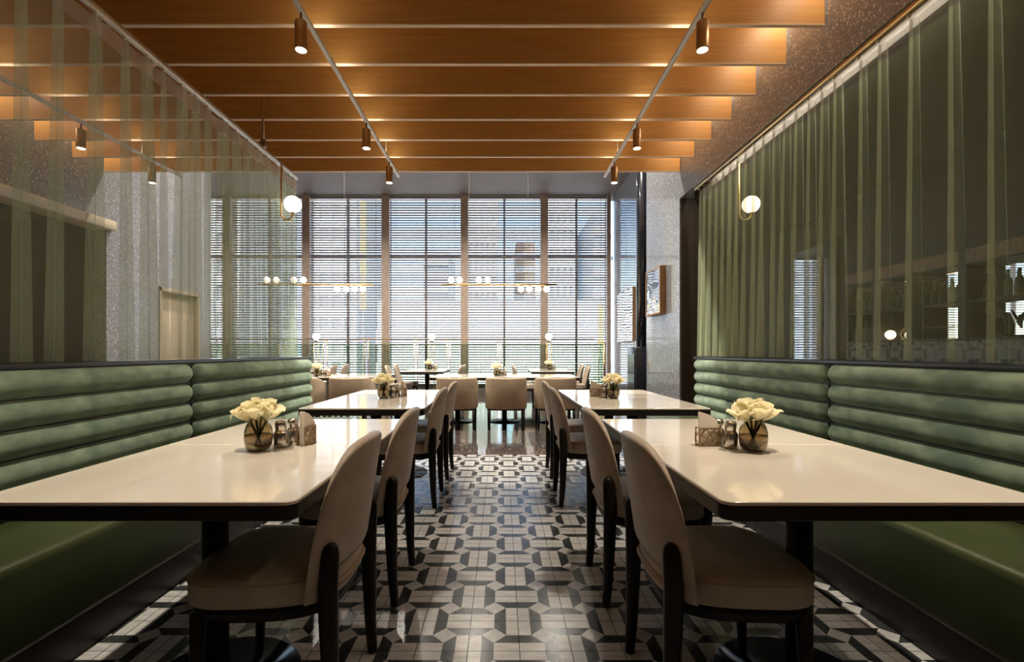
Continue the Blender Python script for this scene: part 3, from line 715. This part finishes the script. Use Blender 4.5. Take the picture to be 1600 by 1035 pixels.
# ------------------------------------------------------------------ curtains and rails
def catmull(P, n=3):
    out = []
    for i in range(len(P) - 1):
        p0, p1, p2, p3 = P[max(i - 1, 0)], P[i], P[i + 1], P[min(i + 2, len(P) - 1)]
        for k in range(n):
            t = k / n
            out.append(tuple(.5 * ((2 * b_) + (-a + c) * t + (2 * a - 5 * b_ + 4 * c - d) * t * t + (-a + 3 * b_ - 3 * c + d) * t ** 3) for a, b_, c, d in zip(p0, p1, p2, p3)))
    out.append(P[-1]); return out
def curtain(label, x0, y0, y1, pleats, ztop, zbot, side, cover):
    """pleats: (y, half width, depth).  each pleat is a fold that doubles back on itself."""
    t_ = thing('sheer_curtain', label, 'curtain', (x0, (y0 + y1) / 2, zbot), 0, 'sheer green curtains'); yc = (y0 + y1) / 2
    rnd = random.Random(5 if side < 0 else 8)
    drift = [(rnd.uniform(-.03, .02), rnd.uniform(.8, 1.3)) for _ in pleats]
    def row(z):
        f = (ztop - z) / (ztop - zbot); g = .55 + .55 * f; P = [(0., y0 - yc)]; last = y0
        for (y, w_, a), (dr, sp) in zip(pleats, drift):
            yy = y + dr * f; ww = w_ * (.55 + (.5 * sp) * f); d = a * g
            mid = (last + yy - ww) / 2
            P.append((.010 * math.sin(17 * y) * cover, mid - yc))
            last = yy + ww
            P.append((0., yy - ww - yc))
            nl = 5 if side < 0 else 3
            for i in range(nl): P.append((d * (1 - 2 * i / (nl - 1)), yy + ww * (.78 if i % 2 == 0 else -.66) * (1 - .12 * (i % 3)) - yc))
            P.append((0., yy + ww - yc))
        P.append((0., y1 - yc))
        return [(x, y, z - zbot) for x, y in catmull(P, 3)]
    zs = [ztop - .095 - (ztop - .095 - zbot) * (k / 11) for k in range(12)]
    MB().sheet([row(z) for z in zs]).build('fabric', 'sheer' if side < 0 else 'sheer_dense', t_)
    MB().sheet([row(z) for z in (ztop, ztop - .05, ztop - .095)]).build('header_tape', 'tape_pale' if side < 0 else 'tape', t_)
    return t_
def rail(label, x, y0, y1, z, rod_y, mt, hooks):
    t_ = thing('curtain_rail', label, 'curtain rail', (x, y0, z), 0, 'curtain rails')
    MB().rbox(-.017, .017, 0, y1 - y0, 0, .038, .004, 1).build('track', mt, t_)
    rods = [yy for yy in (rod_y, rod_y - 2.2) if yy > y0]
    for yy in rods:
        MB().tube([(0, yy - y0, .036), (0, yy - y0, .80)], .011, 10).build('hanger_rod', 'bronze', t_)
        MB().lathe([(.012, .02), (.028, .03), (.030, .07), (.022, .095), (.012, .10)], 12, (0, yy - y0, .016)).build('hanger_joint', 'bronze_dark', t_)
    me = MB().lathe(sphere_prof(.011, 6), 8, (0, 0, -.011)).mesh('glider', 'champagne')
    for yy in hooks: link('glider', me, t_, (0, yy - y0, 0))
pl_l = [(.62, .05, .05), (.83, .04, .05), (1.02, .06, .05), (1.24, .04, .05), (1.42, .05, .05), (1.62, .035, .04), (1.84, .035, .05), (2.06, .022, .04), (2.235, .022, .04), (2.44, .028, .05), (2.63, .022, .04), (2.79, .040, .05), (2.93, .016, .03),
        (3.10, .055, .05), (3.235, .045, .045), (3.37, .03, .04), (3.55, .085, .055), (3.73, .06, .05), (3.90, .09, .055), (4.07, .05, .05), (4.22, .055, .05), (4.38, .05, .05), (4.53, .05, .05), (4.66, .04, .05), (4.77, .03, .04)]
curtain('sheer green curtain on the left, see-through to the side room', -2.14, .4, 4.83, pl_l, 2.905, 1.092, -1, 1)
rail('champagne metal curtain rail hung from rods on the left', -2.14, -2.5, 4.84, 2.93, 4.16, 'champagne', [p[0] for p in pl_l])
pl_r = [(.6, .06, .05), (.80, .05, .05), (1.0, .06, .05), (1.22, .06, .05), (1.45, .05, .05), (1.65, .04, .05), (1.86, .04, .05), (2.05, .034, .05), (2.235, .034, .05), (2.45, .036, .05), (2.65, .045, .05), (2.80, .03, .045), (3.0, .065, .055),
        (3.13, .05, .05), (3.26, .06, .05), (3.40, .065, .055), (3.54, .07, .055), (3.68, .07, .055), (3.82, .075, .06), (3.96, .075, .06), (4.10, .08, .06), (4.24, .08, .06), (4.38, .08, .06), (4.52, .08, .06), (4.66, .08, .06), (4.80, .08, .06), (4.94, .08, .06), (5.06, .06, .05)]
curtain('sheer green curtain on the right, hiding the dark bar', 2.19, .4, 5.12, pl_r, 2.905, 1.092, 1, 1)
rail('brass curtain rail under the stone wall on the right', 2.15, -2.5, 5.14, 2.925, 4.22, 'brass', [p[0] for p in pl_r])

# globe lamps hooked to the rails
def globe_lamp(label, x, y):
    t_ = thing('globe_lamp', label, 'lamp', (x, y, 2.55), 0, 'brass globe lamps beside the curtains')
    path = [(0, 0, .385), (0, 0, -.09)] + [(.055 - .055 * math.cos(a), 0, -.09 - .06 * math.sin(a)) for a in [PI * k / 10 for k in range(1, 11)]] + [(.11, 0, -.075)]
    MB().tube(path, .008, 10).build('hook_stem', 'brass', t_)
    MB().lathe([(.018, 0), (.022, .008), (.012, .018)], 12, (.11, 0, -.09)).build('socket', 'brass', t_)
    MB().lathe(sphere_prof(.08, 16), 24, (.11, 0, -.002)).build('globe', 'opal', t_)
    l = bpy.data.lights.new('globe_bulb', 'POINT'); l.energy = 3; l.color = WARM2; l.shadow_soft_size = .085
globe_lamp('glowing white globe on a brass hook before the left curtain', -2.105, 4.43)
globe_lamp('glowing white globe on a brass hook seen through the right curtain', 2.27, 4.43)

# ------------------------------------------------------------------ linear pendants with small globes
def pendant(label, xa, xb, up, down, wires):
    y, z = 7.6, 2.24; cx = (xa + xb) / 2
    t_ = thing('linear_pendant', label, 'pendant lamp', (cx, y, z), 0, 'brass linear pendants')
    MB().tube([(xa - cx, 0, 0), (xb - cx, 0, 0)], .017, 12).build('bar', 'brass', t_)
    for px in wires: MB().tube([(px - cx, 0, .01), (px - cx, 0, 5.37 - z)], .003, 6).build('suspension_wire', 'cord', t_)
    for (l_, s_) in ((up, 1), (down, -1)):
        for px in l_:
            g = MB().lathe(sphere_prof(.052, 12), 16, (px - cx, 0, s_ * .075)).build('globe', 'opal_far', t_)
            MB().tube([(px - cx, 0, s_ * .012), (px - cx, 0, s_ * .03)], .012, 8).build('socket', 'brass', g)
def X76(px): return (px - CX) * 7.6 / F
pendant('brass bar pendant with small globes at the left, behind the curtain end', X76(402), X76(583), [X76(p) for p in (417, 432, 459, 474)], [X76(p) for p in (527, 541, 554, 567)], [X76(446), X76(538)])
pendant('brass bar pendant with small globes in the middle of the window hall', X76(690), X76(870), [X76(p) for p in (705, 718, 748, 762)], [X76(p) for p in (814, 827, 841, 854)], [X76(733), X76(825)])

# ------------------------------------------------------------------ railing with greenish glass, and slim globe floor lamps
t_ = thing('glass_railing', 'greenish glass railing with a brass top rail before the windows', 'railing', (0, 12.05, 0))
MB().rbox(-9.6, 2.42, -.014, .014, 1.462, 1.486, .004, 1).build('top_rail', 'brass', t_)
MB().box(-9.6, 2.42, -.07, .07, 0, .185).build('curb', 'curb', t_)
posts = [-9.6] + [(p - CX) * 12.05 / F for p in (440, 509, 573, 650, 701, 780, 858, 938)]
for p in posts:
    for dx in (-.045, .045): MB().tube([(p + dx, -.02, .185), (p + dx, -.02, 1.465)], .011, 8).build('post', 'brass', t_)
gx = posts + [2.42]
for a, c in zip(gx[:-1], gx[1:]):
    MB().box(a + .06, c - .06, -.006, .006, .186, 1.335).build('glass_panel', 'screen_glass', t_)
    MB().box(a + .06, c - .06, -.010, .010, 1.336, 1.348).build('glass_cap', 'stem', t_)
    nw = max(2, int((c - a) / .115))
    b = MB()
    for k in range(1, nw): xx = a + (c - a) * k / nw; b.box(xx - .004, xx + .004, -.012, -.007, .19, 1.334)
    b.build('fluting', 'screen_glass', t_)
t_ = thing('glass_railing', 'short end panel of the glass railing against the right stone wall', 'railing', (2.5, 11.6, 0))
MB().rbox(-.014, .014, -.3, .36, 1.33, 1.352, .004, 1).build('top_rail', 'brass', t_); MB().tube([(0, -.3, 0), (0, -.3, 1.35)], .028, 12).build('post', 'brass', t_)
MB().box(-.006, .006, -.26, .35, .02, 1.329).build('glass_panel', 'screen_glass', t_); MB().box(-.03, .03, -.30, .35, 0, .02).build('curb', 'curb', t_)
for (px, lab) in ((494, 'slim floor lamp with white globe beside the left banquette end'), (674.5, 'slim floor lamp with white globe behind the left railing table'), (857.5, 'slim floor lamp with white globe behind the right railing table')):
    t_ = thing('floor_lamp', lab, 'floor lamp', ((px - CX) * 11.75 / F, 11.75, 0), 0, 'slim globe floor lamps by the railing')
    MB().lathe([(.13, 0), (.13, .012), (.02, .02)], 20).build('base', 'brass', t_)
    for dx in (-.06, .06): MB().tube([(dx, 0, .012), (dx, 0, 1.40)], .009, 8).build('pole', 'brass', t_)
    MB().tube([(-.066, 0, 1.40), (.066, 0, 1.40)], .009, 8).build('cross_bar', 'brass', t_)
    MB().tube([(0, 0, 1.40), (0, 0, 1.44)], .02, 10).build('socket', 'brass', t_)
    MB().lathe(sphere_prof(.092, 14), 20, (0, 0, 1.525)).build('globe', 'opal_far', t_)

# ------------------------------------------------------------------ stove, mirrors on the right
t_ = thing('stove', 'tall dark navy cabinet stove with a round flue pipe', 'stove', (2.22, 7.25, 0))
MB().rbox(-.19, .19, -.22, .22, 0, 1.21, .006, 1).build('body', 'navy', t_); MB().box(-.205, -.19, -.19, .19, .12, 1.10).build('glass_door', 'navy', t_)
MB().tube([(-.01, 0, 1.21), (-.01, 0, 5.37)], .105, 24).build('flue_pipe', 'navy', t_)
def wall_mirror(label, x, y0, y1, z0, z1, d):
    t_ = thing('wall_mirror', label, 'mirror', (x, (y0 + y1) / 2, z0), 0, 'framed mirrors on the right stone walls'); h = (y1 - y0) / 2; Z = z1 - z0
    MB().box(-d, 0, -h, -h + .02, 0, Z).box(-d, 0, h - .02, h, 0, Z).box(-d, 0, -h + .02, h - .02, 0, .02).box(-d, 0, -h + .02, h - .02, Z - .02, Z).build('frame', 'frame_wood', t_)
    MB().box(-d + .006, -d + .012, -h + .02, h - .02, .02, Z - .02).build('glass', 'wavy_mirror', t_)
wall_mirror('wood framed mirror on the speckled wall beside the flue pipe', 2.12, 6.0, 6.6, 1.64, 2.26, .075)
wall_mirror('wood framed mirror on the far stone wall behind the flue pipe', 3.02, 10.5, 11.95, 1.38, 2.62, .06)

# ------------------------------------------------------------------ the bar behind the right curtain
for j in range(4):
    for i in range(16):
        o = link('tile', TILE[(i + j) % 2], wb, (6.0 - .0125, 4.9 + (i + .5) * T, 1.30 - (j + .5) * T)); o.rotation_euler = (0, R(-90), 0)
bb = thing('back_bar', 'dark back bar shelving with mirrored bays behind the right curtain', 'shelving', (5.99, 6.4, 1.31))
yps = [-1.5, -.62, .12, .72, 1.38]          # post positions along the wall, relative
for y in yps: MB().box(-.26, 0, y - .05, y + .05, 0, 1.10).build('post', 'brown_dark', bb)
for z in (0, .46, .92): MB().box(-.27, 0, yps[0], yps[-1], z - .02 if z else -.02, z + .005 if z else 0).build('shelf', 'brown_dark', bb)
MB().box(-.28, 0, yps[0], yps[-1], 1.10, 2.35).build('cornice', 'brown_dark', bb)
for a, c in zip(yps[:-1], yps[1:]):
    for z in (.002, .466, ): MB().box(-.012, -.004, a + .05, c - .05, z, z + .43).build('mirror_panel', 'mirror', bb)
    MB().box(-.26, -.25, a + .05, c - .05, .925, 1.10).build('fascia_panel', 'frame_wood', bb)
mp_ = thing('leaning_mirror', 'tall mirror panel reflecting the blinds behind the right curtain', 'mirror', (5.995, 8.85, 0))
MB().box(-.05, 0, -.62, .62, .0, 3.17).build('backing', 'brown_dark', mp_); MB().box(-.058, -.051, -.58, .58, .05, 3.13).build('glass', 'mirror', mp_)
BOT = MB().lathe([(.036, 0), (.038, .006), (.038, .18), (.032, .205), (.016, .235), (.0145, .30), (.0165, .302), (.0165, .315), (.013, .317)], 16).mesh('glass', 'bottle')
BCAP = MB().lathe([(.017, .285), (.017, .319), (.012, .321)], 12).mesh('capsule', 'black')
BLAB = MB().lathe([(.0386, .07), (.0386, .14)], 16).mesh('paper_label', 'gold_label')
def bottle(y, z, lab, k=1.):
    t_ = thing('wine_bottle', lab, 'bottle', (5.85, 6.4 + y, 1.31 + z), 0, 'green bottles on the back bar')
    link('glass', BOT, t_); link('capsule', BCAP, t_)
    t_.scale = (k, k, k)
bays = ['bay at the photo edge', 'second bay from the edge', 'third bay from the edge', 'bay by the tall mirror']
ordn = ['first', 'second', 'third', 'fourth', 'fifth', 'sixth']
for bi, offs in enumerate(([-.33, -.22, -.10, .02, .14, .26], [-.22, -.12, .02, .13, .24], [-.20, -.10, 0, .10, .20], [-.21, -.10, .0, .10, .20])):
    c = (yps[bi] + yps[bi + 1]) / 2
    for q, d in enumerate(offs): bottle(c + d, .466, 'green bottle, upper bar shelf, %s from the camera, %s' % (ordn[q], bays[bi]))
c = (yps[3] + yps[4]) / 2
for q, d in enumerate((-.21, -.11, .0, .10, .20)): bottle(c + d, .001, 'green bottle, lower bar shelf, %s from the camera, %s' % (ordn[q], bays[3]))
c = (yps[2] + yps[3]) / 2
t_ = thing('shelf_lamp', 'round glowing lamp on the lower bar shelf', 'lamp', (5.83, 6.4 + c + .14, 1.311)); MB().lathe([(.04, 0), (.04, .01), (.01, .02)], 16).build('base', 'brass', t_)
MB().lathe(sphere_prof(.068, 12), 20, (0, 0, .085)).build('globe', 'opal', t_)
t_ = thing('ring_ornament', 'small gold ring ornament on the lower bar shelf', 'ornament', (5.83, 6.4 + c - .13, 1.311)); MB().rbox(-.03, .03, -.05, .05, 0, .015, .003, 1).build('base', 'brass', t_)
MB().tube([(0, .07 * math.cos(a), .088 + .07 * math.sin(a)) for a in [2 * PI * q / 24 for q in range(25)]], .013, 8).build('ring', 'brass', t_)
MB().tube([(0, .035 * math.cos(a), .088 + .035 * math.sin(a)) for a in [2 * PI * q / 18 for q in range(14)]], .010, 8).build('inner_curl', 'brass', t_)
c = (yps[1] + yps[2]) / 2
for q in range(5):
    t_ = thing('martini_glass', 'stemmed glass on the lower bar shelf, %s from the camera' % ordn[q], 'glass', (5.84, 6.4 + c - .22 + .11 * q, 1.311), 0, 'stemmed glasses on the back bar')
    MB().lathe([(.032, 0), (.032, .003), (.004, .006), (.004, .10), (.006, .105), (.045, .16), (.044, .16), (.004, .108)], 14).build('bowl_and_stem', 'window_glass', t_)
    MB().lathe([(.046, .158), (.046, .162), (.043, .162)], 14).build('rim', 'brass', t_)
c = (yps[0] + yps[1]) / 2
t_ = thing('bird_sculpture', 'dark curved long-necked bird sculpture on the lower bar shelf', 'sculpture', (5.82, 6.4 + c + .08, 1.311)); MB().rbox(-.05, .05, -.12, .12, 0, .03, .006, 1).build('base', 'black', t_)
MB().tube([(0, -.10, .03), (0, -.11, .14), (0, -.07, .25), (0, .0, .28), (0, .06, .24), (0, .08, .18), (0, .06, .12), (0, .10, .22), (0, .15, .31), (0, .17, .33)], [.035, .04, .038, .035, .03, .028, .018, .014, .012, .006], 10).build('body', 'black', t_)
# small shelf lights of the bar
for y in (-.25, .42, 1.05): area('shelf_light', (5.80, 6.4 + y, 1.31 + .90), (0, 0, 0), .04, .5, 3.0, WARM)
